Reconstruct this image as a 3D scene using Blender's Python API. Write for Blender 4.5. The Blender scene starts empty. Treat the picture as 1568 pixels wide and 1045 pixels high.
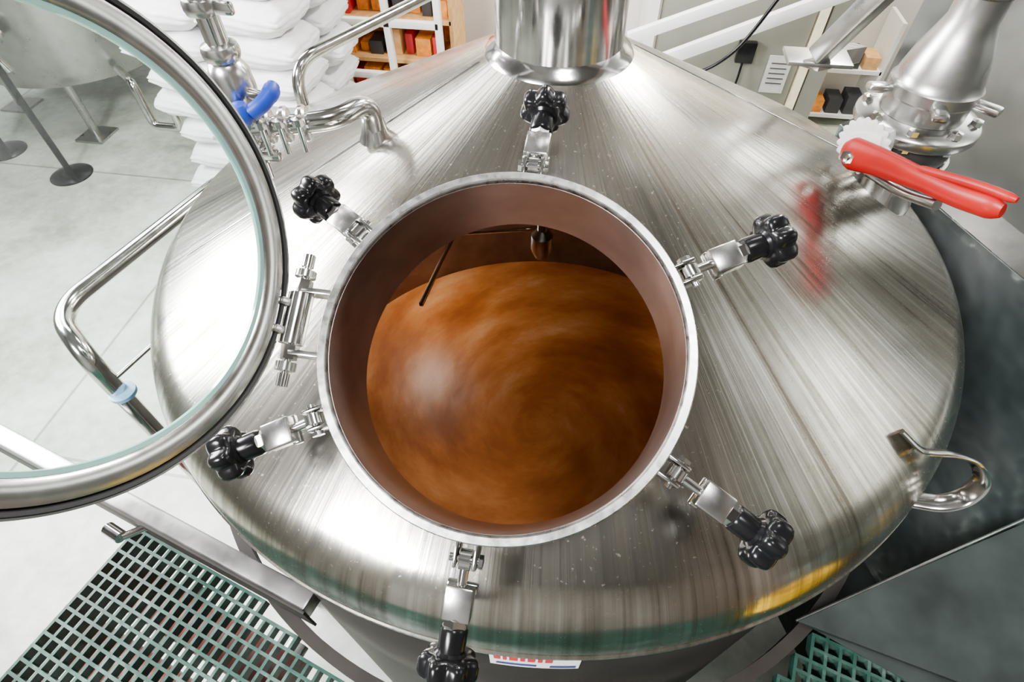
import bpy, bmesh, math, random
from mathutils import Vector as V, Matrix
random.seed(4)
pi=math.pi
COL=bpy.context.scene.collection
# ------------------------------------------------------------------ materials
def newmat(name):
    m=bpy.data.materials.new(name);m.use_nodes=True
    nt=m.node_tree;b=nt.nodes["Principled BSDF"]
    return m,nt,b
def ramp(nt,fac,stops):
    r=nt.nodes.new("ShaderNodeValToRGB");e=r.color_ramp.elements
    e[0].position=stops[0][0];e[0].color=tuple(stops[0][1])+(1,)
    e[1].position=stops[-1][0];e[1].color=tuple(stops[-1][1])+(1,)
    for p,c in stops[1:-1]:
        x=e.new(p);x.color=tuple(c)+(1,)
    nt.links.new(fac,r.inputs[0]);return r.outputs[0]
def noise(nt,scale,detail=4,rough=.55,vec=None,coord="Object"):
    if vec is None: vec=nt.nodes.new("ShaderNodeTexCoord").outputs[coord]
    n=nt.nodes.new("ShaderNodeTexNoise");n.inputs["Scale"].default_value=scale
    n.inputs["Detail"].default_value=detail;n.inputs["Roughness"].default_value=rough
    nt.links.new(vec,n.inputs["Vector"]);return n.outputs["Fac"]
def mapr(nt,v,a,b,c,d):
    m=nt.nodes.new("ShaderNodeMapRange");nt.links.new(v,m.inputs[0])
    for i,x in zip((1,2,3,4),(a,b,c,d)): m.inputs[i].default_value=x
    return m.outputs[0]
def math_(nt,op,a,b=None):
    m=nt.nodes.new("ShaderNodeMath");m.operation=op
    for i,x in enumerate((a,b)):
        if x is None: continue
        if isinstance(x,(int,float)): m.inputs[i].default_value=x
        else: nt.links.new(x,m.inputs[i])
    return m.outputs[0]
def bump(nt,b,h,strength,dist=.01):
    n=nt.nodes.new("ShaderNodeBump");n.inputs["Strength"].default_value=strength;n.inputs["Distance"].default_value=dist
    nt.links.new(h,n.inputs["Height"]);nt.links.new(n.outputs[0],b.inputs["Normal"])
def polar(nt,kr,ka,spin=0.,byr=False):
    tc=nt.nodes.new("ShaderNodeTexCoord");s=nt.nodes.new("ShaderNodeSeparateXYZ");nt.links.new(tc.outputs["Object"],s.inputs[0])
    x,y,z=s.outputs
    r=math_(nt,"SQRT",math_(nt,"ADD",math_(nt,"MULTIPLY",x,x),math_(nt,"MULTIPLY",y,y)))
    a=math_(nt,"ARCTAN2",y,x)
    if spin: a=math_(nt,"ADD",a,math_(nt,"MULTIPLY",math_(nt,"LOGARITHM",math_(nt,"ADD",r,.12),2.718),spin))
    c=nt.nodes.new("ShaderNodeCombineXYZ")
    k=math_(nt,"MULTIPLY",r,ka) if byr else ka
    nt.links.new(math_(nt,"MULTIPLY",math_(nt,"COSINE",a),k),c.inputs[0])
    nt.links.new(math_(nt,"MULTIPLY",math_(nt,"SINE",a),k),c.inputs[1])
    nt.links.new(math_(nt,"MULTIPLY",r,kr),c.inputs[2])
    return c.outputs[0],r,a
def metal(name,col=(.66,.65,.63),rough=.22,var=.08,sc=30):
    m,nt,b=newmat(name);b.inputs["Metallic"].default_value=1
    n=noise(nt,sc,5)
    c2=tuple(x*.8 for x in col)
    nt.links.new(ramp(nt,n,[(.3,c2),(.7,col)]),b.inputs["Base Color"])
    nt.links.new(mapr(nt,n,.3,.7,rough-var/2,rough+var/2),b.inputs["Roughness"])
    return m
def plain(name,col,rough=.5,var=.12,sc=20,metal=0.,bmp=0.,coat=0.,spec=.5):
    m,nt,b=newmat(name)
    n=noise(nt,sc,4)
    c2=tuple(max(0,x*(1-var)) for x in col);c3=tuple(min(1,x*(1+var)) for x in col)
    nt.links.new(ramp(nt,n,[(.3,c2),(.7,c3)]),b.inputs["Base Color"])
    b.inputs["Roughness"].default_value=rough;b.inputs["Metallic"].default_value=metal
    b.inputs["Coat Weight"].default_value=coat;b.inputs["Specular IOR Level"].default_value=spec
    if bmp: bump(nt,b,n,bmp)
    return m
STEEL=metal("stainless_steel",(.58,.57,.55));STEELB=metal("stainless_bright",(.70,.69,.67),.13,.05)
STEELR=metal("stainless_satin",(.40,.395,.38),.32,.12,12)
BLACK=plain("black_plastic",(.004,.004,.0045),.2,.2,spec=.22)
RUBBER=plain("black_rubber",(.008,.008,.008),.5)
RED=plain("red_lever_coat",(.24,.0005,.0003),.38,.1,spec=.3)
BLUE=plain("blue_plastic",(.0,.022,.24),.45,.1,spec=.3)
PBLUE=plain("pale_blue_collar",(.16,.32,.48),.4,.1)
WHITE=plain("white_paint",(.72,.72,.70),.5,.03)

def dome_mat():
    m,nt,b=newmat("brushed_kettle_steel");b.inputs["Metallic"].default_value=1
    v,r,a=polar(nt,.8,62.)
    n1=noise(nt,1.0,5,.6,v)
    v2,_,_=polar(nt,1.6,10.)
    n2=noise(nt,1.0,5,.6,v2)
    n3=noise(nt,4,6,.65)
    spots=noise(nt,160,2,.5)
    mix=math_(nt,"ADD",math_(nt,"MULTIPLY",n1,.40),math_(nt,"ADD",math_(nt,"MULTIPLY",n2,.36),math_(nt,"MULTIPLY",n3,.24)))
    nt.links.new(ramp(nt,mix,[(.39,(.135,.115,.092)),(.46,(.285,.26,.22)),(.53,(.43,.405,.36)),(.61,(.61,.595,.56))]),b.inputs["Base Color"])
    rr=math_(nt,"ADD",mapr(nt,mix,.40,.60,.28,.14),mapr(nt,spots,.66,.75,0,.10))
    nt.links.new(rr,b.inputs["Roughness"])
    bump(nt,b,n1,.14,.003)
    return m
DOME=dome_mat()
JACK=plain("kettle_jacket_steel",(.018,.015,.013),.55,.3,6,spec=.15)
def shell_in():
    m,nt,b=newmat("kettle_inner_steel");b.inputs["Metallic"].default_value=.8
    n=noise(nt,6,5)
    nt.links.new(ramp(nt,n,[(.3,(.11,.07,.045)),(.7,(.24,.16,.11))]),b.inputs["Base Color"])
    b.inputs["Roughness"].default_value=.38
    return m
INNER=shell_in()
def collar_in():
    m,nt,b=newmat("manway_inner_steel");b.inputs["Metallic"].default_value=.95
    n=noise(nt,9,5)
    nt.links.new(ramp(nt,n,[(.3,(.40,.36,.34)),(.7,(.68,.64,.62))]),b.inputs["Base Color"])
    b.inputs["Roughness"].default_value=.2
    return m
COLIN=collar_in()
def liquid():
    m,nt,b=newmat("swirling_wort")
    v,r,a=polar(nt,2.0,2.2,1.0,True)
    n1=noise(nt,1.4,4,.5,v)
    v2,_,_=polar(nt,15.,7.5,1.3,True)
    n2=noise(nt,1.3,9,.75,v2)
    mix=math_(nt,"ADD",math_(nt,"MULTIPLY",n1,.74),math_(nt,"MULTIPLY",n2,.26))
    mix=math_(nt,"ADD",mix,mapr(nt,r,0,.22,.05,0))
    nt.links.new(ramp(nt,mix,[(.36,(.25,.066,.012)),(.47,(.38,.115,.023)),(.56,(.50,.18,.048)),(.68,(.68,.34,.145))]),b.inputs["Base Color"])
    b.inputs["Roughness"].default_value=.32
    b.inputs["Specular IOR Level"].default_value=.3
    bump(nt,b,n1,.25,.03)
    return m
LIQ=liquid()
def concrete():
    m,nt,b=newmat("concrete_floor")
    n=noise(nt,1.3,8,.62);n2=noise(nt,14,5,.6)
    tc=nt.nodes.new("ShaderNodeTexCoord")
    mix=math_(nt,"ADD",math_(nt,"MULTIPLY",n,.7),math_(nt,"MULTIPLY",n2,.3))
    base=ramp(nt,mix,[(.36,(.21,.23,.185)),(.5,(.355,.375,.32)),(.62,(.49,.505,.45))])
    br=nt.nodes.new("ShaderNodeTexBrick");br.inputs["Scale"].default_value=.32;br.inputs["Mortar Size"].default_value=.003
    br.offset=0;br.inputs["Brick Width"].default_value=.9;br.inputs["Row Height"].default_value=.8
    br.inputs["Color1"].default_value=(1,1,1,1);br.inputs["Color2"].default_value=(.93,.95,.94,1);br.inputs["Mortar"].default_value=(.5,.5,.47,1)
    nt.links.new(tc.outputs["Object"],br.inputs[0])
    mx=nt.nodes.new("ShaderNodeMix");mx.data_type="RGBA";mx.blend_type="MULTIPLY";mx.inputs[0].default_value=1
    nt.links.new(base,mx.inputs[6]);nt.links.new(br.outputs[0],mx.inputs[7]);nt.links.new(mx.outputs[2],b.inputs["Base Color"])
    nt.links.new(mapr(nt,n,.3,.7,.3,.6),b.inputs["Roughness"])
    return m
CONC=concrete()
def glassmat():
    m=bpy.data.materials.new("clear_lid_glass");m.use_nodes=True;nt=m.node_tree;nt.nodes.clear()
    o=nt.nodes.new("ShaderNodeOutputMaterial");t=nt.nodes.new("ShaderNodeBsdfTransparent");g=nt.nodes.new("ShaderNodeBsdfGlossy")
    t.inputs[0].default_value=(.94,.98,.965,1);g.inputs["Roughness"].default_value=.02
    f=nt.nodes.new("ShaderNodeFresnel");f.inputs[0].default_value=1.35
    mx=nt.nodes.new("ShaderNodeMixShader");nt.links.new(f.outputs[0],mx.inputs[0]);nt.links.new(t.outputs[0],mx.inputs[1]);nt.links.new(g.outputs[0],mx.inputs[2]);nt.links.new(mx.outputs[0],o.inputs[0])
    return m
GLASS=glassmat()
GLEDGE=plain("glass_edge_green",(.25,.48,.43),.1,.1)
# ------------------------------------------------------------------ geometry helpers
def empty(name,loc=(0,0,0)):
    e=bpy.data.objects.new(name,None);COL.objects.link(e);e.empty_display_size=.1;return e
def mk(name,vs,fs,mat,parent=None,smooth=True,ang=35):
    me=bpy.data.meshes.new(name);me.from_pydata([tuple(v) for v in vs],[],fs);me.update()
    bm=bmesh.new();bm.from_mesh(me);bmesh.ops.recalc_face_normals(bm,faces=bm.faces);bm.to_mesh(me);bm.free()
    if smooth:
        me.polygons.foreach_set("use_smooth",[True]*len(me.polygons));me.set_sharp_from_angle(angle=math.radians(ang))
    o=bpy.data.objects.new(name,me);COL.objects.link(o)
    if mat: me.materials.append(mat)
    if parent: o.parent=parent
    return o
def fr(ax,hint=None):
    ax=V(ax).normalized();h=V(hint) if hint is not None else (V((0,0,1)) if abs(ax.z)<.9 else V((1,0,0)))
    e1=(h-ax*h.dot(ax)).normalized();e2=ax.cross(e1);return e1,e2,ax
def lathe(name,prof,mat,parent=None,o=(0,0,0),ax=(0,0,1),segs=48,loop=False,ang=35):
    e1,e2,a=fr(ax);o=V(o);vs=[];fs=[];n=len(prof)
    for k in range(segs):
        t=2*pi*k/segs;d=e1*math.cos(t)+e2*math.sin(t)
        for r,h in prof: vs.append(o+d*r+a*h)
    for k in range(segs):
        k2=(k+1)%segs
        for i in range(n if loop else n-1):
            j=(i+1)%n
            fs.append((k*n+i,k2*n+i,k2*n+j,k*n+j))
    if not loop:
        if prof[0][0]>1e-3: fs.append(tuple(k*n for k in range(segs)))
        if prof[-1][0]>1e-3: fs.append(tuple(k*n+n-1 for k in range(segs)))
    return mk(name,vs,fs,mat,parent,ang=ang)
def cr(pts,n=8):
    P=[V(p) for p in pts];P=[P[0]*2-P[1]]+P+[P[-1]*2-P[-2]];out=[]
    for i in range(1,len(P)-2):
        a,b,c,d=P[i-1:i+3]
        for k in range(n):
            t=k/n;out.append(.5*((2*b)+(c-a)*t+(2*a-5*b+4*c-d)*t*t+(3*b-a-3*c+d)*t**3))
    out.append(P[-2]);return out
def fillet(pts,rad,n=8):
    P=[V(p) for p in pts];out=[P[0]]
    for i in range(1,len(P)-1):
        a,b,c=P[i-1:i+2];u=(a-b);w=(c-b);r=min(rad,u.length*.49,w.length*.49)
        p=b+u.normalized()*r;q=b+w.normalized()*r
        for k in range(n+1):
            t=k/n;out.append(p*(1-t)**2+b*2*t*(1-t)+q*t*t)
    out.append(P[-1]);return out
def tube(name,pts,r,mat,parent=None,segs=20,flat=None,up=None):
    P=[V(p) for p in pts];vs=[];fs=[];n=len(P);e=None
    for i in range(n):
        t=(P[min(i+1,n-1)]-P[max(i-1,0)]).normalized()
        if e is None: e=fr(t,up)[0]
        e=(e-t*e.dot(t)).normalized();f=t.cross(e)
        rr=r[min(i,len(r)-1)] if isinstance(r,(list,tuple)) else r
        for k in range(segs):
            a=2*pi*k/segs
            vs.append(P[i]+e*math.cos(a)*rr+f*math.sin(a)*rr*(flat or 1))
    for i in range(n-1):
        for k in range(segs):
            k2=(k+1)%segs;fs.append((i*segs+k,i*segs+k2,(i+1)*segs+k2,(i+1)*segs+k))
    fs.append(tuple(range(segs)));fs.append(tuple((n-1)*segs+k for k in range(segs)))
    return mk(name,vs,fs,mat,parent)
def box(name,c,s,mat,parent=None,axes=None,bev=0.,segs=2):
    ax=axes or (V((1,0,0)),V((0,1,0)),V((0,0,1)));c=V(c)
    bm=bmesh.new();bmesh.ops.create_cube(bm,size=1)
    for v in bm.verts: v.co=V((v.co.x*s[0],v.co.y*s[1],v.co.z*s[2]))
    if bev: bmesh.ops.bevel(bm,geom=list(bm.edges),offset=bev,segments=segs,affect="EDGES",profile=.5)
    for v in bm.verts: v.co=c+ax[0]*v.co.x+ax[1]*v.co.y+ax[2]*v.co.z
    bmesh.ops.recalc_face_normals(bm,faces=bm.faces)
    me=bpy.data.meshes.new(name);bm.to_mesh(me);bm.free()
    me.polygons.foreach_set("use_smooth",[True]*len(me.polygons));me.set_sharp_from_angle(angle=math.radians(35))
    o=bpy.data.objects.new(name,me);COL.objects.link(o);me.materials.append(mat)
    if parent:o.parent=parent
    return o
def beam(name,a,b,w,h,mat,parent=None,bev=.003,up=(0,0,1)):
    a=V(a);b=V(b);d=(b-a);z,y,x=fr(d,up)
    return box(name,(a+b)/2,(d.length,w,h),mat,parent,(x,y,z),bev)
def quad(name,ps,mat,parent=None,th=.004):
    P=[V(p) for p in ps];n=(P[1]-P[0]).cross(P[2]-P[0]).normalized()*th
    vs=P+[p-n for p in P];k=len(P)
    fs=[tuple(range(k)),tuple(range(2*k-1,k-1,-1))]+[(i,(i+1)%k,(i+1)%k+k,i+k) for i in range(k)]
    return mk(name,vs,fs,mat,parent,smooth=False)
# ------------------------------------------------------------------ kettle
s=.4786;r0=.57;hc=.1339;ts=math.tan(s)
n=V((0,-math.sin(s),math.cos(s)));U=V((0,math.cos(s),math.sin(s)));X=V((1,0,0))
C=V((0,-r0,-r0*ts));T=C+n*hc
kettle=empty("brew_kettle")
rho=.13;Rv=.912;zc=-.552;Rj=.893
outer=[(.10,-.10*ts)]
r=.14
while r<Rv-rho+rho*math.sin(s)-.02: outer.append((r,-r*ts));r+=.03
for k in range(0,15):
    a=s+(pi/2-s)*k/14;outer.append((Rv-rho+rho*math.sin(a),zc+rho*math.cos(a)))
outer+=[(Rv,-.562),(Rv+.003,-.564),(Rv+.003,-.574),(Rv-.004,-.578),(Rj,-.580),(Rj,-.6),(Rj,-1.2),(Rj,-2.4)]
th=.008
inner=[(Rv-.03,-2.4),(Rv-.03,-.70),(Rv-.03,-.60)]
for k in range(8,-1,-1):
    a=s+(pi/2-s)*k/8;inner.append((Rv-rho+(rho-th)*math.sin(a),zc+(rho-th)*math.cos(a)))
r=.75
while r>.12: inner.append((r,-r*ts-th));r-=.04
inner.append((.10,-.10*ts-th))
shell=lathe("kettle_shell",outer+inner,DOME,kettle,segs=288,loop=True,ang=30)
cut=lathe("cutter",[(.244,-.35),(.244,.12)],None,None,o=C,ax=n,segs=128)
bo=shell.modifiers.new("b","BOOLEAN");bo.object=cut;bo.operation="DIFFERENCE";bo.solver="EXACT"
dg=bpy.context.evaluated_depsgraph_get();me=bpy.data.meshes.new_from_object(shell.evaluated_get(dg))
shell.modifiers.clear();shell.data=me;bpy.data.objects.remove(cut)
while len(me.materials)<3: me.materials.append(INNER)
me.materials[0]=DOME;me.materials[1]=INNER;me.materials[2]=JACK
for p in me.polygons:
    c=p.center;rr=math.hypot(c.x,c.y);p.use_smooth=True
    nn=V((c.x,c.y,0)).normalized()*math.sin(s)+V((0,0,math.cos(s)))
    p.material_index=1 if (p.normal.dot(nn)<0) else 0
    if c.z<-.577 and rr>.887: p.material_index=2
me.set_sharp_from_angle(angle=math.radians(30))
segs=160
def conept(R,t,off):
    q0=C+X*R*math.cos(t)+U*R*math.sin(t);tt=0
    for _ in range(8):
        q=q0+n*tt;rh=math.hypot(q.x,q.y);F=q.z+ts*rh;dF=n.z+ts*q.y*n.y/max(rh,1e-6);tt-=F/dF
    return q0+n*(tt+off)
def ringobj(name,prof,mat):
    vs=[];fs=[];m=len(prof)
    for k in range(segs):
        t=2*pi*k/segs
        for R,h,off in prof:
            vs.append(conept(R,t,off) if h is None else C+X*R*math.cos(t)+U*R*math.sin(t)+n*h)
    for k in range(segs):
        for i in range(m):
            j=(i+1)%m;k2=(k+1)%segs;fs.append((k*m+i,k2*m+i,k2*m+j,k*m+j))
    return mk(name,vs,fs,mat,kettle,ang=40)
RIMM=metal("manway_rim_steel",(.70,.70,.68),.30,.14,60)
ringobj("manway_collar",[(.262,None,.0005),(.2535,None,.006),(.2495,None,.016),(.2495,hc-.006,0),(.246,hc-.006,0),(.246,None,-.012)],STEELB)
ringobj("manway_rim",[(.2502,hc-.010,0),(.2502,hc-.0025,0),(.2485,hc,0),(.2395,hc,0),(.2372,hc-.003,0),(.2368,hc-.010,0)],RIMM)
ringobj("manway_collar_lining",[(.2400,hc-.010,0),(.2365,hc-.010,0),(.2365,None,-.014),(.2400,None,-.014)],COLIN)
liq=lathe("wort_surface",[(.0001,0),(.2,.0),(.5,.004),(.7,.01),(.8815,.018)],LIQ,kettle,segs=128)
liq.location=(0,0,-1.42)
lathe("kettle_floor",[(.0001,0),(.881,0)],INNER,kettle,o=(0,0,-2.2),segs=64)
# interior fittings
tube("spray_pipe",[(-.03,.15,-.09),(-.03,.15,-.62)],.014,STEELR,kettle)
lathe("spray_head",[(.0001,-.06),(.02,-.055),(.03,-.03),(.03,.02),(.018,.035),(.014,.04)],STEELR,kettle,o=(-.03,.15,-.66))
beam("baffle_drop_bar",(-.318,-.103,-.19),(-.318,-.103,-.70),.034,.012,JACK,kettle)
beam("baffle_side_bar",(-.318,-.108,-.70),(-.295,.19,-.70),.012,.014,STEELB,kettle)
beam("baffle_cross_bar",(-.295,.19,-.70),(.02,.27,-.70),.012,.012,STEELB,kettle)
beam("baffle_far_bar",(.02,.27,-.70),(.02,.27,-.16),.02,.008,STEELR,kettle)
# chimney
lathe("vent_stack",[(.139,-.073),(.134,-.064),(.124,-.058),(.1175,-.050),(.117,-.03),(.117,3.4),(.10,3.4)],STEELB,kettle,segs=96)
for az in (22,-158,118):
    a=math.radians(az);d=V((math.cos(a),math.sin(a),0))
    tube("weld_seam",[d*.15+V((0,0,-.15*ts)),d*.8+V((0,0,-.8*ts))],.0018,STEELB,kettle,segs=8)
hp=cr([(.64,-.515,-.42),(.671,-.540,-.430),(.71,-.543,-.424),(.748,-.546,-.434),(.772,-.560,-.462),(.765,-.573,-.498),(.735,-.580,-.52),(.69,-.575,-.53)],8)
tube("lifting_handle",hp,.017,STEELB,kettle,segs=16,flat=.28,up=(0.35,-.9,.2))
def arcpatch(nm,a0,a1,z0,z1,R,m,k=10):
    vs=[];fs=[]
    for i in range(k+1):
        a=math.radians(a0+(a1-a0)*i/k);vs+=[V((R*math.cos(a),R*math.sin(a),z)) for z in (z0,z1)]
    for i in range(k): fs.append((2*i,2*i+2,2*i+3,2*i+1))
    mk(nm,vs,fs,m,kettle)
REDM=plain("label_red",(.5,.01,.02),.4,.02);NAVY=plain("label_navy",(.02,.04,.2),.4,.02)
arcpatch("maker_label",-89.2,-79.2,-.75,-.655,Rj+.002,plain("label_white",(.85,.85,.86),.4,.02))
x0=-88.7
for wd in (.7,.4,.9,.5,.8,.5,.8): arcpatch("label_letter",x0,x0+wd,-.70,-.668,Rj+.003,REDM,2);x0+=wd+.3
arcpatch("label_stripe",-82.5,-79.6,-.74,-.725,Rj+.003,NAVY,3)
arcpatch("label_stripe",-88.5,-84,-.735,-.722,Rj+.003,NAVY,3)
# ---- swing clamps
def star(name,o,ax,R,th,mat,parent,lobes=7,ph=0.,dep=.20):
    e1,e2,a=fr(ax);layers=[(-.5,.66),(-.5,.80),(-.38,.94),(-.2,1.0),(.2,1.0),(.38,.94),(.5,.82),(.52,.55),(.46,.28)];K=lobes*12;vs=[];fs=[]
    for h,sc in layers:
        for k in range(K):
            t=2*pi*k/K;w=.5+.5*math.cos(lobes*t+ph);rr=R*(1-dep+dep*w**.7)*sc
            if sc<.5: rr=R*sc
            vs.append(V(o)+e1*rr*math.cos(t)+e2*rr*math.sin(t)+a*h*th)
    for i in range(len(layers)-1):
        for k in range(K): fs.append((i*K+k,i*K+(k+1)%K,(i+1)*K+(k+1)%K,(i+1)*K+k))
    fs.append(tuple(range(K)));fs.append(tuple((len(layers)-1)*K+k for k in range(K)))
    return mk(name,vs,fs,mat,parent,ang=50)
def clamp(ang,droop,ext,i):
    e=empty("manway_clamp_bolt");e.parent=kettle
    a=math.radians(ang);rd=X*math.cos(a)+U*math.sin(a);t=n.cross(rd)
    B=T+rd*.249
    for sg in (-1,1):
        box("hinge_ear",B+rd*.014+t*.0125*sg-n*.026,(.038,.006,.032),STEELB,e,(rd,t,n),.0025)
    Pv=B+rd*.022-n*.022
    tube("hinge_pin",[Pv-t*.021,Pv+t*.021],.005,STEELB,e)
    lathe("pin_head",[(.0001,-.003),(.009,-.003),(.009,.002),(.0001,.003)],STEELB,e,o=Pv+t*.020,ax=t,segs=6)
    d=(rd*math.cos(droop)-n*math.sin(droop)).normalized();m=t.cross(d)*-1
    lathe("bolt_eye",[(.004,-.007),(.013,-.007),(.013,.007),(.004,.007)],STEELB,e,o=Pv,ax=t,segs=24,loop=True)
    L=ext
    tube("swing_bolt",[Pv+d*.010,Pv+d*(L-.03)],.0062,STEELB,e)
    s0=L-.078
    box("clamp_shoe",Pv+d*(s0+.002),(.042,.036,.024),STEEL,e,(d,t,m),.003)
    box("shoe_toe",Pv+d*(s0-.014)-m*.010,(.012,.040,.012),STEELB,e,(d,t,m),.002)
    lathe("hex_nut",[(.0001,0),(.015,.0),(.015,.011),(.0001,.011)],STEELB,e,o=Pv+d*(s0+.021),ax=d,segs=6)
    lathe("knob_hub",[(.0001,0),(.0160,0),(.0175,.003),(.0175,.028),(.023,.034),(.0001,.036)],BLACK,e,o=Pv+d*(s0+.031),ax=d,segs=32)
    star("star_knob",Pv+d*(s0+.078),d,.0385,.031,BLACK,e,ph=i*1.3)
for i,(ang,dr,ex) in enumerate([(89,.22,.112),(30,.10,.128),(-29,.10,.132),(-92,.12,.128),(-152,.12,.128),(148,.22,.108)]): clamp(ang,dr,ex,i)
# ---- hinge and glass lid
H=T+X*-.300+n*-.030
hin=empty("lid_hinge");hin.parent=kettle
def seg(a,b,r,m=STEELB,sg=24): tube("hinge_part",[H+U*a,H+U*b],r,m,hin,segs=sg)
seg(-.085,.105,.006);seg(-.028,.045,.0175);seg(-.050,-.030,.013,STEELB,6);seg(.048,.066,.013,STEELB,6);seg(-.066,-.054,.0145,STEEL);seg(.070,.080,.0145,STEEL);seg(.086,.104,.0085);seg(-.088,-.07,.0085)
for v in (-.04,.05):
    box("hinge_bracket",H+X*.026+U*v-n*.004,(.056,.008,.03),STEEL,hin,(X,U,n),.002)
psi=1.161;A=(-X*math.cos(psi)+n*math.sin(psi));NL=A.cross(U).normalized()
LC=V((-.422,-.733,.028));lid=empty("glass_manway_lid")
if (V((.09,-1.0955,.4013))-LC).dot(NL)<0: NL=-NL
def LR(name,prof,m): return lathe(name,prof,m,lid,o=LC,ax=NL,segs=160,loop=True)
LR("lid_rim",[(.2640,-.012),(.2700,-.010),(.2705,-.002),(.2690,.004),(.2665,.004),(.2640,0)],STEELB)
LR("lid_gasket",[(.2585,-.006),(.2640,-.006),(.2662,.004),(.2645,.0065),(.2605,.0055),(.2585,0)],RUBBER)
LR("lid_band",[(.2295,-.010),(.2588,-.010),(.2588,.001),(.2570,.005),(.2450,.008),(.2330,.005),(.2295,.001)],STEEL)
LR("lid_glass_edge",[(.2240,-.004),(.2297,-.004),(.2297,.002),(.2240,.002)],GLEDGE)
lathe("lid_glass",[(.0001,-.002),(.2243,-.002),(.2243,.0015),(.0001,.0015)],GLASS,lid,o=LC,ax=NL,segs=96)
for v in (-.012,.028):
    beam("lid_arm",H+U*v,H+A*.03+U*v-NL*.004,.012,.008,STEEL,lid,up=NL)
# ------------------------------------------------------------------ CIP inlet valve (blue) assembly
cip=empty("blue_handled_ball_valve_pipework")
vx,vy=-.485,-.29;zb=-.105
tube("drop_pipe",[(vx,vy,-.06),(vx,vy,3.3)],.0165,STEELB,cip)
def ferr(z,w=.03):
    lathe("tri_clamp",[(.0165,-.014),(w,-.010),(w+.002,-.004),(w+.002,.004),(w,.010),(.0165,.014)],STEEL,cip,o=(vx,vy,z),segs=32)
for z in (.175,.085,.02): ferr(z,.026)
lathe("pipe_sleeve",[(.0165,-.03),(.021,-.028),(.021,.028),(.0165,.03)],STEEL,cip,o=(vx,vy,.13),segs=32)
box("clamp_wing",(vx+.036,vy-.01,.175),(.03,.012,.018),STEELB,cip,bev=.004)
box("clamp_wing",(vx+.036,vy-.01,.085),(.03,.012,.018),STEELB,cip,bev=.004)
lathe("valve_ball_body",[(.0165,-.045),(.024,-.04),(.031,-.025),(.033,0),(.031,.025),(.024,.04),(.0165,.045)],STEEL,cip,o=(vx,vy,-.035),segs=32)
tube("valve_stem",[(vx,vy,-.040),(vx+.065,vy-.020,-.040)],.010,STEELB,cip)
hx=V((.95,-.30,0));hy=V((.30,.95,0))
tube("lever_blue",cr([V((vx,vy,-.030))+hx*.062+hy*.022,V((vx,vy,-.034))+hx*.068+hy*.006,V((vx,vy,-.042))+hx*.066-hy*.014,V((vx,vy,-.052))+hx*.054-hy*.030],6),[.011]*3+[.014]*5+[.013]*14,BLUE,cip,flat=.9)
lathe("lever_cap",[(.0001,-.018),(.011,-.016),(.0175,-.006),(.0175,.006),(.011,.016),(.0001,.018)],BLUE,cip,o=V((vx,vy,-.052))+hx*.042-hy*.038,segs=24)
tube("branch",[(vx,vy,zb),(-.40,-.262,zb)],.0165,STEELB,cip)
dd=V((.95,.31,0)).normalized()
for k in (.03,.058,.088):
    lathe("branch_clamp",[(.0165,-.009),(.027,-.007),(.030,-.003),(.030,.003),(.027,.007),(.0165,.009)],STEEL,cip,o=V((vx,vy,zb))+dd*k,ax=dd,segs=32)
for k in (.03,.058,.088):
    q=V((vx,vy,zb))+dd*k+V((.01,-.035,0));tube("clamp_bolt",[q+V((0,0,-.03)),q+V((0,0,.03))],.005,STEELB,cip)
    lathe("wing_nut",[(.0001,-.008),(.010,-.006),(.010,.006),(.0001,.008)],STEEL,cip,o=q+V((0,0,.024)),segs=8)
tube("dead_leg",[(vx,vy,-.07),(vx,vy,-.165)],.0165,STEELB,cip)
ferr(-.14,.026)
tube("sample_pipe",[(vx,vy,-.16),(vx,vy,-.20)],.010,STEELB,cip)
box("clamp_wing",(vx+.036,vy-.02,-.14),(.03,.014,.02),STEELB,cip,bev=.004)
tube("elbow",fillet([(-.41,-.266,zb),(-.350,-.245,zb+.002),(-.318,-.170,zb),(-.325,-.155,-.21)],.07,10),.0175,STEELB,cip,segs=28)
lathe("elbow_pad",[(.0175,.03),(.021,.026),(.024,.006),(.032,-.014)],STEEL,cip,o=(-.325,-.157,-.175),segs=32)
# ------------------------------------------------------------------ red lever butterfly valve
rv=empty("red_lever_butterfly_valve");ox,oy=.728,.118
def RL(nm,prof,m=STEEL,sg=64): return lathe(nm,prof,m,rv,o=(ox,oy,0),segs=sg)
RL("nozzle",[(.080,-.47),(.080,-.395),(.066,-.375),(.064,-.30),(.058,-.295)],STEELB)
RL("nozzle_flange",[(.05,-.300),(.098,-.298),(.1,-.293),(.1,-.285),(.098,-.282),(.05,-.281)])
RL("valve_body",[(.05,-.281),(.088,-.278),(.092,-.255),(.088,-.23),(.05,-.228)],plain("dark_cast_iron",(.04,.04,.04),.45,.3,metal=.7))
RL("upper_flange",[(.05,-.228),(.114,-.226),(.117,-.220),(.117,-.207),(.114,-.203),(.09,-.195),(.05,-.19)])
RL("weld_neck",[(.05,-.195),(.078,-.193),(.078,-.16),(.083,-.155),(.083,-.135),(.078,-.13),(.075,-.115),(.066,-.08),(.052,-.045),(.043,-.02),(.0425,.02),(.05,.025),(.05,.045),(.0425,.05),(.0425,3.3)],STEELR)
for k in range(8):
    a=2*pi*(k+.5)/8
    for z in (-.292,-.212):
        rr=.083 if z<-.25 else .1
        o=V((ox+rr*math.cos(a),oy+rr*math.sin(a),z))
        lathe("flange_bolt",[(.0001,-.022),(.011,-.022),(.011,-.010),(.006,-.009),(.006,.012),(.011,.013),(.011,.024),(.0001,.026)],STEELB,rv,o=o,segs=6)
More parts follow.
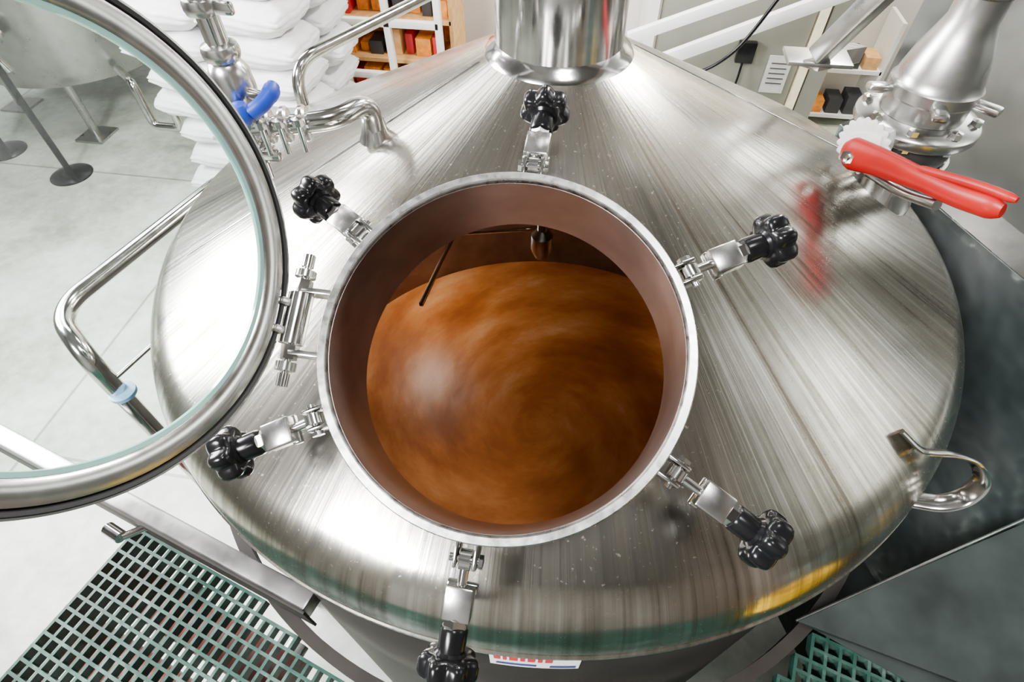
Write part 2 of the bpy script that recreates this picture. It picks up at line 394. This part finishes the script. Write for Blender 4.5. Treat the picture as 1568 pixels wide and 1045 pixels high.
for k in (0,3,4):
    a=math.radians(-40+k*75);o=V((ox+.1*math.cos(a),oy+.1*math.sin(a),-.15))
    box("flange_lug",o,(.05,.028,.016),STEEL,rv,(V((math.cos(a),math.sin(a),0)),V((-math.sin(a),math.cos(a),0)),V((0,0,1))),.006)
sd=V((-.77,-.63,0)).normalized();ld=V((.148,-.233,.070)).normalized()
Pc=V((ox,oy,-.240))+sd*.150
tube("stem_neck",[V((ox,oy,-.255))+sd*.07,Pc],.024,STEEL,rv)
WC=plain("white_cast",(.50,.49,.47),.3,.1)
box("stem_block",Pc-sd*.018+V((0,0,.02)),(.055,.080,.055),WC,rv,(sd,ld,sd.cross(ld)*-1),.016)
lathe("stem_disc",[(.0001,-.012),(.034,-.012),(.038,-.004),(.038,.004),(.0001,.006)],WC,rv,o=Pc+sd*.004,ax=sd,segs=32)
star("notched_ratchet_plate",Pc+sd*.001+V((0,0,.012)),sd,.056,.007,WC,rv,lobes=20,dep=.10)
def lever(nm,pts,w,m,fl=.45):
    pts=cr(pts,8);K=len(pts)
    ws=[w[0]+(w[1]-w[0])*min(1,i/(K*.5)) for i in range(K)];ws[-1]*=.6;ws[-2]*=.85;ws[0]*=.6;ws[1]*=.85
    tube(nm,pts,ws,m,rv,segs=20,flat=fl,up=(0,0,1))
L0=Pc+sd*.018-ld*.022
zz=V((0,0,1))
lever("lever_plate",[L0,L0+ld*.08-zz*.000,L0+ld*.17-zz*.006,L0+ld*.24-zz*.012,L0+ld*.315-zz*.012],(.034,.020),RED,.65)
lever("lever_grip",[L0+ld*.15+zz*.012+sd*.002,L0+ld*.21+zz*.014,L0+ld*.27+zz*.015,L0+ld*.322+zz*.012],(.008,.008),RED,.9)
tube("lower_lever",cr([L0+ld*.06+V((0,0,-.035))-sd*.02,L0+ld*.14+V((0,0,-.05))-sd*.02,L0+ld*.22+V((0,0,-.04))],8),.010,STEEL,rv)
lathe("lever_bolt",[(.0001,-.004),(.014,-.004),(.014,.006),(.007,.007),(.007,.014),(.0001,.015)],STEELB,rv,o=Pc+sd*.034,ax=sd,segs=6)
# square support
sup=empty("square_tube_bracket")
beam("inclined_tube",(.655,.60,-.30),(.86,.30,.35),.052,.052,STEELR,sup,.006)
box("bracket_plate",(.66,.62,-.315),(.17,.10,.012),STEELR,sup,bev=.003)
beam("bracket_arm",(.66,.64,-.33),(.9,1.0,-.45),.05,.05,STEEL,sup)
beam("bracket_leg",(.9,1.0,-.45),(.9,1.0,-2.4),.05,.05,STEEL,sup)
# ------------------------------------------------------------------ handrails
hr=empty("tubular_handrail")
tube("rail",fillet([(-.985,.22,-2.4),(-.93,.20,-.55),(-1.075,-.39,-.55),(-.95,-.485,-.56),(-.93,-.485,-2.4)],.10,12)[1:] ,.021,STEELB,hr,segs=24)
lathe("rail_collar",[(.021,-.006),(.030,-.005),(.030,.005),(.021,.006)],PBLUE,hr,o=(-.935,-.487,-.70),segs=32)
tube("rail_stay",[(-.94,-.487,-.66),(-.88,-.35,-.64)],.005,STEELB,hr)
hr2=empty("tubular_handrail")
tube("rail",fillet([(-.86,.545,-2.4),(-.86,.545,-.40),(-.60,1.10,-.40),(-.2,1.95,-.40),(-.2,1.95,-2.4)],.10,12),.019,STEELB,hr2,segs=24)
tube("mid_rail",[(-.86,.545,-.9),(-.2,1.95,-.9)],.014,STEELB,hr2)
# ------------------------------------------------------------------ support beam + grating
bm_=empty("platform_edge_channel")
beam("edge_channel",(-1.9,-.40,-.92),(-.40,-.817,-.92),.045,.06,STEELR,bm_,.006)
beam("channel_lip",(-1.9,-.425,-.935),(-.40,-.842,-.935),.006,.10,JACK,bm_,.001)
beam("channel_post",(-1.85,-.42,-.95),(-1.85,-.42,-2.4),.06,.06,STEELR,bm_)
tube("drain_plug",[(-.93,-.735,-.90),(-.885,-.75,-.90)],.015,STEELB,bm_)
tube("drain_plug_neck",[(-.885,-.75,-.90),(-.85,-.70,-.93)],.009,STEELB,bm_)
def gratemat():
    m,nt,b=newmat("green_fibreglass")
    nn=noise(nt,9,5,.7)
    nt.links.new(ramp(nt,nn,[(.32,(.007,.022,.017)),(.5,(.013,.046,.034)),(.66,(.065,.105,.09))]),b.inputs["Base Color"]);b.inputs["Roughness"].default_value=.35
    b.inputs["Specular IOR Level"].default_value=.3
    return m
GR=gratemat()
e1=V((.961,-.276,0));e2=V((-.276,-.961,0));G0=V((-.971,-.683,-1.05));cs=.030
gb=bmesh.new()
def okp(u,v):
    if not ((u>=-.001 and v>=-.001) or (u>1.2 and v>=-.535)): return False
    p=G0+e1*u+e2*v
    return math.hypot(p.x,p.y)>.975
def addbox(c,a,b,la,lb,h):
    vs=[]
    for dz in (0,-h):
        for sa,sb in ((-1,-1),(1,-1),(1,1),(-1,1)):
            vs.append(gb.verts.new(c+a*sa*la/2+b*sb*lb/2+V((0,0,dz))))
    for f in ((0,1,2,3),(7,6,5,4),(0,4,5,1),(1,5,6,2),(2,6,7,3),(3,7,4,0)): gb.faces.new([vs[i] for i in f])
NU=84;NV0=-18;NV=46
def runs(test,rng):
    out=[];st=None
    for k in rng:
        if test(k) and test(k+1):
            if st is None: st=k
        else:
            if st is not None: out.append((st,k));st=None
    if st is not None: out.append((st,rng[-1]+1))
    return out
for j in range(NV0,NV+1):
    for a,b in runs(lambda k:okp(k*cs,j*cs),range(0,NU)):
        addbox(G0+e1*((a+b)/2*cs)+e2*j*cs,e1,e2,(b-a)*cs+.007,.007,.030)
for i in range(0,NU+1):
    for a,b in runs(lambda k:okp(i*cs,k*cs),range(NV0,NV)):
        addbox(G0+e1*i*cs+e2*((a+b)/2*cs)+V((0,0,-.0006)),e2,e1,(b-a)*cs+.007,.007,.030)
bmesh.ops.recalc_face_normals(gb,faces=gb.faces)
me=bpy.data.meshes.new("grating");gb.to_mesh(me);gb.free();me.materials.append(GR)
gr=empty("green_floor_grating");go=bpy.data.objects.new("grating_bars",me);COL.objects.link(go);go.parent=gr
lathe("cutout_curb",[(.945,-1.09),(.972,-1.09),(.972,-1.040),(.945,-1.040)],JACK,gr,segs=160,loop=True)
for p in ((-1.0,-.8),(1.0,-1.2),(-.9,-1.9),(.9,-1.9)):
    beam("grating_support",(p[0],p[1],-1.083),(p[0],p[1],-2.4),.06,.06,STEELR,gr)
up_=empty("underfloor_red_pipework")
RB=plain("red_oxide_paint",(.12,.028,.02),.5,.3,5)
g1_=V((G0.x,G0.y,-1.32))
for k in range(4):
    q=g1_+e2*(.11+.16*k);tube("pipe",[q-e1*.1,q+e1*(.50+.1*k)],.058,RB,up_)
for u in (.03,.42):
    a=g1_+e1*u+V((0,0,-.075));beam("pipe_hanger",a+e2*.02,a+e2*.68,.05,.035,STEELR,up_)
    for vv in (.03,.66): beam("pipe_stand",a+e2*vv,V(((a+e2*vv).x,(a+e2*vv).y,-2.4)),.045,.045,STEELR,up_)
yh=empty("unseen_yellow_reflector");YEL=plain("yellow_rubber",(.85,.52,.0),.4,.1)  # unseen coil, added to give the kettle rim a yellow reflection
hp=[]
for k in range(0,6*24+1):
    a=2*pi*k/24;rr=.17+.02*math.sin(a*.37);hp.append(V((1.10+rr*math.cos(a),-1.06+rr*math.sin(a)*.9,-1.03+.04*k/24)))
tube("reflector_coil",hp,.022,YEL,yh,segs=14)
# ------------------------------------------------------------------ neighbouring tank at the right
tk=empty("rectangular_stainless_tank")
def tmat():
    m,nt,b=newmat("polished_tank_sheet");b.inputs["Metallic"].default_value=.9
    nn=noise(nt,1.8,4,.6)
    nt.links.new(ramp(nt,nn,[(.32,(.12,.17,.165)),(.47,(.24,.31,.30)),(.56,(.40,.46,.45)),(.66,(.62,.66,.65))]),b.inputs["Base Color"])  # teal reflections and swirling highlights are mixed into the base colour
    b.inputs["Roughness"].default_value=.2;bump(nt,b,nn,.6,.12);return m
TS=tmat()
TU=metal("stained_tank_sheet",(.19,.197,.185),.34,.2,3)
p1=V((.80,.62,0));p2=V((1.16,-.22,0));p3=V((1.75,-1.6,0));nr=V((.919,.394,0))
quad("tank_side",[p1+V((0,0,-.5)),p3+V((0,0,-.5)),p3+V((0,0,-1.6)),p1+V((0,0,-1.6))],TS,tk)
quad("tank_ledge",[p1+V((0,0,-.498)),p3+V((0,0,-.498)),p3+nr*.08+V((0,0,-.47)),p1+nr*.08+V((0,0,-.47))],STEELB,tk,th=.01)
quad("tank_upper_side",[p1+nr*.08+V((0,0,.9)),p3+nr*.08+V((0,0,.9)),p3+nr*.08+V((0,0,-.5)),p1+nr*.08+V((0,0,-.5))],TU,tk)
quad("tank_end",[p1+nr*.08+V((0,0,.9)),p1+nr*1.2+V((0,0,.9)),p1+nr*1.2+V((0,0,-2.4)),p1+nr*.08+V((0,0,-2.4))],TU,tk)
DK=plain("dark_sheet_steel",(.024,.030,.028),.6,.5,5,metal=.3,spec=.15)
quad("sloped_drip_tray",[(.66,-.66,-1.0),(1.35,-.30,-.86),(1.75,-.9,-1.0),(1.2,-.86,-1.045),(.72,-.66,-1.045)],DK,tk)
beam("tray_lip",(.655,-.665,-.985),(1.35,-.29,-.85),.006,.014,STEELR,tk)
quad("tank_base",[p1+V((0,0,-1.6)),p3+V((0,0,-1.6)),p3+V((0,0,-2.4)),p1+V((0,0,-2.4))],DK,tk)
# ------------------------------------------------------------------ background
bt=empty("fermentation_tank")
lathe("tank_body",[(.0001,-2.12),(.2,-2.10),(.75,-1.97),(.85,-1.92),(.88,-1.82),(.88,1.2),(.7,1.4),(.0001,1.5)],STEELR,bt,o=(-4.75,3.75,0),segs=64)
for a in (35,125,215,305):
    a=math.radians(a-10);x=-4.75+.80*math.cos(a);y=3.75+.80*math.sin(a)
    tube("tank_leg",[(x,y,-1.88),(x,y,-2.39)],.035,STEELR,bt)
    box("foot_plate",(x,y,-2.39),(.26,.26,.02),STEELR,bt)
tube("side_arm_pipe",fillet([(-4.0,3.2,-1.85),(-3.75,3.0,-1.85),(-3.70,2.95,-2.2),(-3.45,2.95,-2.2),(-3.45,2.95,-1.9)],.06),.035,STEELB,bt)
for k in range(3):
    q=V((-4.55-.35*k,2.86+.02*k,-1.45));tube("sample_port",[q,q+V((0,-.12,-.02))],.035,STEELB,bt);lathe("port_clamp",[(.035,-.02),(.06,-.015),(.06,.015),(.035,.02)],STEELB,bt,o=q+V((0,-.06,0)),ax=(0,1,0),segs=24)
    tube("port_valve",cr([q+V((0,-.12,-.02)),q+V((.02,-.16,-.1)),q+V((.05,-.15,-.22))]),.028,STEELB,bt)
bt2=empty("fermentation_tank")
lathe("tank_body",[(.0001,-2.05),(.75,-1.9),(.88,-1.75),(.88,1.2),(.7,1.4),(.0001,1.5)],STEELR,bt2,o=(-6.9,3.2,0),segs=64)
for a in (35,125,215,305):
    a=math.radians(a);x=-6.9+.78*math.cos(a);y=3.2+.78*math.sin(a)
    tube("tank_leg",[(x,y,-1.8),(x,y,-2.39)],.035,STEELR,bt2);box("foot_plate",(x,y,-2.39),(.2,.2,.02),STEELR,bt2)
for (x,y) in ((-4.25,2.43),(-5.06,2.67)):
    st=empty("stanchion_post")
    lathe("base",[(.0001,.03),(.03,.03),(.15,.015),(.165,.008),(.165,0),(.0001,0)],BLACK,st,o=(x,y,-2.4),segs=48)
    lathe("post",[(.025,.02),(.025,.92),(.035,.94),(.035,.99),(.0001,1.0)],BLACK,st,o=(x,y,-2.4),segs=24)
# sacks
SACK=plain("white_sack_cloth",(.66,.66,.67),.7,.04,9,bmp=.25)
sk=empty("malt_sack_stack")
def sack(c,sz,rot):
    bm=bmesh.new();bmesh.ops.create_cube(bm,size=1);bmesh.ops.subdivide_edges(bm,edges=list(bm.edges),cuts=9,use_grid_fill=True)
    ca,sa=math.cos(rot),math.sin(rot);ph=random.random()*9
    for v in bm.verts:
        x,y,z=v.co*2
        q=1-(abs(x)**6)*.40;w=1-(abs(y)**6)*.40
        z2=z*(q*w)+.05*math.sin(6*x+ph)*math.cos(5*y+ph*2)
        x2=x*(1-.10*z*z)*(1-.05*y**4);y2=y*(1-.12*z*z)*(1-.05*x**4)
        x2+=.02*math.sin(9*y+ph)+.02*math.sin(11*z+ph);y2+=.02*math.sin(8*x+ph)+.025*math.sin(9*z+5*x)
        X_,Y_,Z_=x2*sz[0]/2,y2*sz[1]/2,z2*sz[2]/2
        v.co=V((c[0]+X_*ca-Y_*sa,c[1]+X_*sa+Y_*ca,c[2]+Z_))
    me=bpy.data.meshes.new("sack");bm.to_mesh(me);bm.free();me.polygons.foreach_set("use_smooth",[True]*len(me.polygons))
    me.materials.append(SACK);o=bpy.data.objects.new("sack",me);COL.objects.link(o);o.parent=sk
for lv in range(8):
    for ix in range(2):
        for iy in range(2):
            sack((-2.62+ix*.58+random.uniform(-.05,.05),2.42+iy*.45+random.uniform(-.03,.03),-2.18+lv*.20),(.57,.46,.215),random.uniform(-.08,.08))
box("pallet",(-2.3,2.62,-2.34),(1.2,1.0,.12),plain("pallet_wood",(.4,.27,.15),.8),sk)
for lv in range(3):
    sack((-1.82+random.uniform(-.03,.03),2.0,-2.24+lv*.28),(.6,.5,.30),random.uniform(-.06,.06))
box("slip_sheet",(-1.95,2.05,-1.515),(.62,.5,.02),plain("grey_card",(.2,.21,.22),.7),sk)
# back wall with window and door
WALL=plain("painted_wall",(.62,.61,.58),.7,.03,3);WALLD=plain("painted_wall_grey",(.20,.197,.185),.7,.05,3);BEI=plain("grey_panel",(.15,.148,.12),.5,.08,4)
def wallbox(nm,x0,x1,y0,y1,z0,z1,m): return box(nm,((x0+x1)/2,(y0+y1)/2,(z0+z1)/2),(x1-x0,y1-y0,z1-z0),m)
wallbox("wall_back",-2.45,3.2,4.6,4.7,-2.4,3.5,WALL)
wn=empty("window_1")
for x in (-2.4,-1.98,-1.58,-1.18): box("mullion",(x,3.3,-1.3),(.05,.05,2.2),WHITE,wn,bev=.004)
for z in (-2.37,-1.78,-1.38,-.98,-.22): box("transom",(-1.8,3.3,z),(1.25,.05,.05),WHITE,wn,bev=.004)
sh=empty("stocked_shelving")
OR=plain("orange_boxes",(.75,.25,.015),.6,.3);WD=plain("shelf_wood",(.55,.30,.10),.6,.2);DKB=plain("dark_boxes",(.03,.03,.035),.6)
for z in (-2.1,-1.78,-1.46,-1.14,-.82,-.5):
    box("shelf",(-1.8,3.75,z),(1.3,.4,.03),WD,sh)
    x=-2.38
    while x<-1.28:
        w=random.uniform(.05,.17);hh=random.uniform(.07,.22)
        box("carton",(x+w/2,3.68+random.uniform(0,.1),z+.016+hh/2),(w*.9,.2,hh),random.choice([OR,WD,DKB,OR,REDM,OR,DKB]),sh,bev=.004);x+=w+.02
for x in (-2.45,-1.15): box("shelf_side",(x,3.75,-1.3),(.03,.4,2.2),WD,sh)
box("shelf_back",(-1.8,3.96,-1.3),(1.3,.02,2.2),OR,sh)
pn=empty("door_1")
box("door_leaf",(.92,3.25,-1.3),(1.0,.06,2.2),BEI,pn,bev=.004)
box("door_jamb",(1.46,3.25,-1.3),(.05,.12,2.2),plain("jamb_warm_lit",(.75,.65,.45),.5),pn)  # warm light falling on the jamb is put into its colour
box("door_jamb_dark",(1.56,3.25,-1.3),(.12,.10,2.2),BEI,pn)
box("socket_box",(1.037,3.19,-1.38),(.12,.05,.14),BLACK,pn,bev=.006)
tube("cable",cr([(1.03,3.17,-1.45),(1.02,3.15,-1.6),(.98,3.16,-1.85)],6),.008,BLACK,pn)
box("notice_sheet",(1.29,3.21,-1.53),(.16,.01,.26),plain("paper",(.36,.36,.33),.6),pn)
for k in range(5): box("notice_line",(1.29,3.203,-1.45-k*.035),(.11,.004,.007),DKB,pn)
wallbox("wall_partition",.34,.40,3.2,4.55,-2.4,.2,WALL)
wallbox("wall_right",2.45,3.15,2.9,3.0,-2.4,3.5,WALLD)
cb=empty("corridor_shelf_unit")
for z in (-2.3,-1.9): box("shelf",(2.0,4.35,z),(.8,.35,.03),WHITE,cb)
for x in (1.6,2.4): box("shelf_side",(x,4.35,-1.95),(.03,.35,.9),WHITE,cb)
for z in (-2.3,-1.9):
    x=1.65
    while x<2.3:
        w=random.uniform(.07,.15);hh=random.uniform(.08,.18);box("item",(x+w/2,4.3,z+.016+hh/2),(w*.9,.2,hh),random.choice([OR,DKB,WD,DKB,WHITE]),cb,bev=.004);x+=w+.02
wr=empty("stair_stringer")
beam("stringer",(.20,2.5,-1.056),(1.72,2.5,-.42),.05,.06,WHITE,wr)
beam("stringer_lower",(.30,2.72,-1.33),(1.75,2.72,-.66),.05,.075,WHITE,wr)
beam("stringer_post",(1.72,2.6,-.45),(1.72,2.6,-2.4),.06,.06,WHITE,wr)
beam("stringer_post",(.25,2.6,-1.05),(.25,2.6,-2.4),.06,.06,WHITE,wr)
tube("black_cable",cr([(.38,2.4,-1.16),(.58,2.4,-1.2),(.80,2.4,-1.05),(.98,2.4,-.7)],8),.010,BLACK,wr)
# ------------------------------------------------------------------ room shell
wallbox("floor",-9,3.2,-5,8,-2.5,-2.4,CONC)
wallbox("wall_far",-9,-2.45,8,8.1,-2.4,3.5,WALL)
wallbox("wall_left",-9.1,-9,-5,8,-2.4,3.5,plain("wall_left_paint",(.25,.25,.24),.7))
wallbox("wall_front",-9,3.2,-5.1,-5,-2.4,3.5,plain("wall_front_paint",(.15,.145,.135),.7))
wallbox("wall_east",3.2,3.3,-5,8,-2.4,3.5,plain("wall_east_paint",(.08,.065,.052),.7))
wallbox("ceiling",-9,3.2,-5,8,3.5,3.6,plain("ceiling_dark",(.04,.037,.034),.8))
# ------------------------------------------------------------------ lights
def area(nm,loc,tgt,sx,sy,e,col=(1,1,1)):
    l=bpy.data.lights.new(nm,"AREA");l.shape="RECTANGLE";l.size=sx;l.size_y=sy;l.energy=e;l.color=col
    o=bpy.data.objects.new(nm,l);COL.objects.link(o);o.location=loc
    o.rotation_euler=(V(tgt)-V(loc)).to_track_quat("-Z","Y").to_euler();return o
area("softbox_lamp",(-2.0,-3.2,2.2),(-.2,-.5,-.5),1.4,.7,740)
area("softbox_lamp.001",(-3.7,.4,.9),(-.6,-.2,-.4),1.6,1.4,1000)
area("pendant_lamp",(1.7,2.35,2.0),(.1,-.1,-.1),.5,.5,460,(1,.97,.92))
area("ceiling_lamp",(-3.5,2.5,3.3),(-3.5,2.5,-2),2.5,1.2,230)
area("ceiling_lamp.001",(-6.5,4.5,3.3),(-6.5,4.5,-2),2.5,1.2,520)
area("ceiling_lamp.002",(.3,1.9,3.3),(.3,2.2,-2),1.2,.5,100,(1,.95,.88))
area("ceiling_lamp.003",(.6,-1.4,3.2),(.3,-.9,-1),.8,.8,105)
area("office_lamp",(-1.8,3.5,.5),(-1.8,3.6,-2),1,.3,60,(1,.85,.65))
area("corridor_lamp",(1.9,4.0,1.),(1.9,4.2,-2),.5,.5,130,(1,.85,.65))
pl=bpy.data.lights.new("kettle_fill_light","POINT");pl.energy=9.5;pl.color=(1,.90,.76);pl.shadow_soft_size=.11  # added fill inside the kettle to brighten the wort, no real fixture
po=bpy.data.objects.new("kettle_fill_light",pl);COL.objects.link(po);po.location=(-.564,.452,-.96)
w=bpy.data.worlds.new("w");bpy.context.scene.world=w;w.use_nodes=True
w.node_tree.nodes["Background"].inputs[0].default_value=(.9,.95,1,1);w.node_tree.nodes["Background"].inputs[1].default_value=.5
# ------------------------------------------------------------------ camera
cd=bpy.data.cameras.new("camera");cam=bpy.data.objects.new("camera",cd);COL.objects.link(cam);bpy.context.scene.camera=cam
yaw,pitch,roll=-.1652,.8777,-.0083
fw=V((math.sin(yaw)*math.cos(pitch),math.cos(yaw)*math.cos(pitch),-math.sin(pitch)));rt=V((math.cos(yaw),-math.sin(yaw),0));up=rt.cross(fw)
r2=rt*math.cos(roll)+up*math.sin(roll);u2=up*math.cos(roll)-rt*math.sin(roll)
M=Matrix((r2,u2,-fw)).transposed().to_4x4();M.translation=V((.0899,-1.0955,.4013));cam.matrix_world=M
cd.sensor_width=36;cd.lens=876.7/1568*36;cd.clip_start=.02;cd.clip_end=100
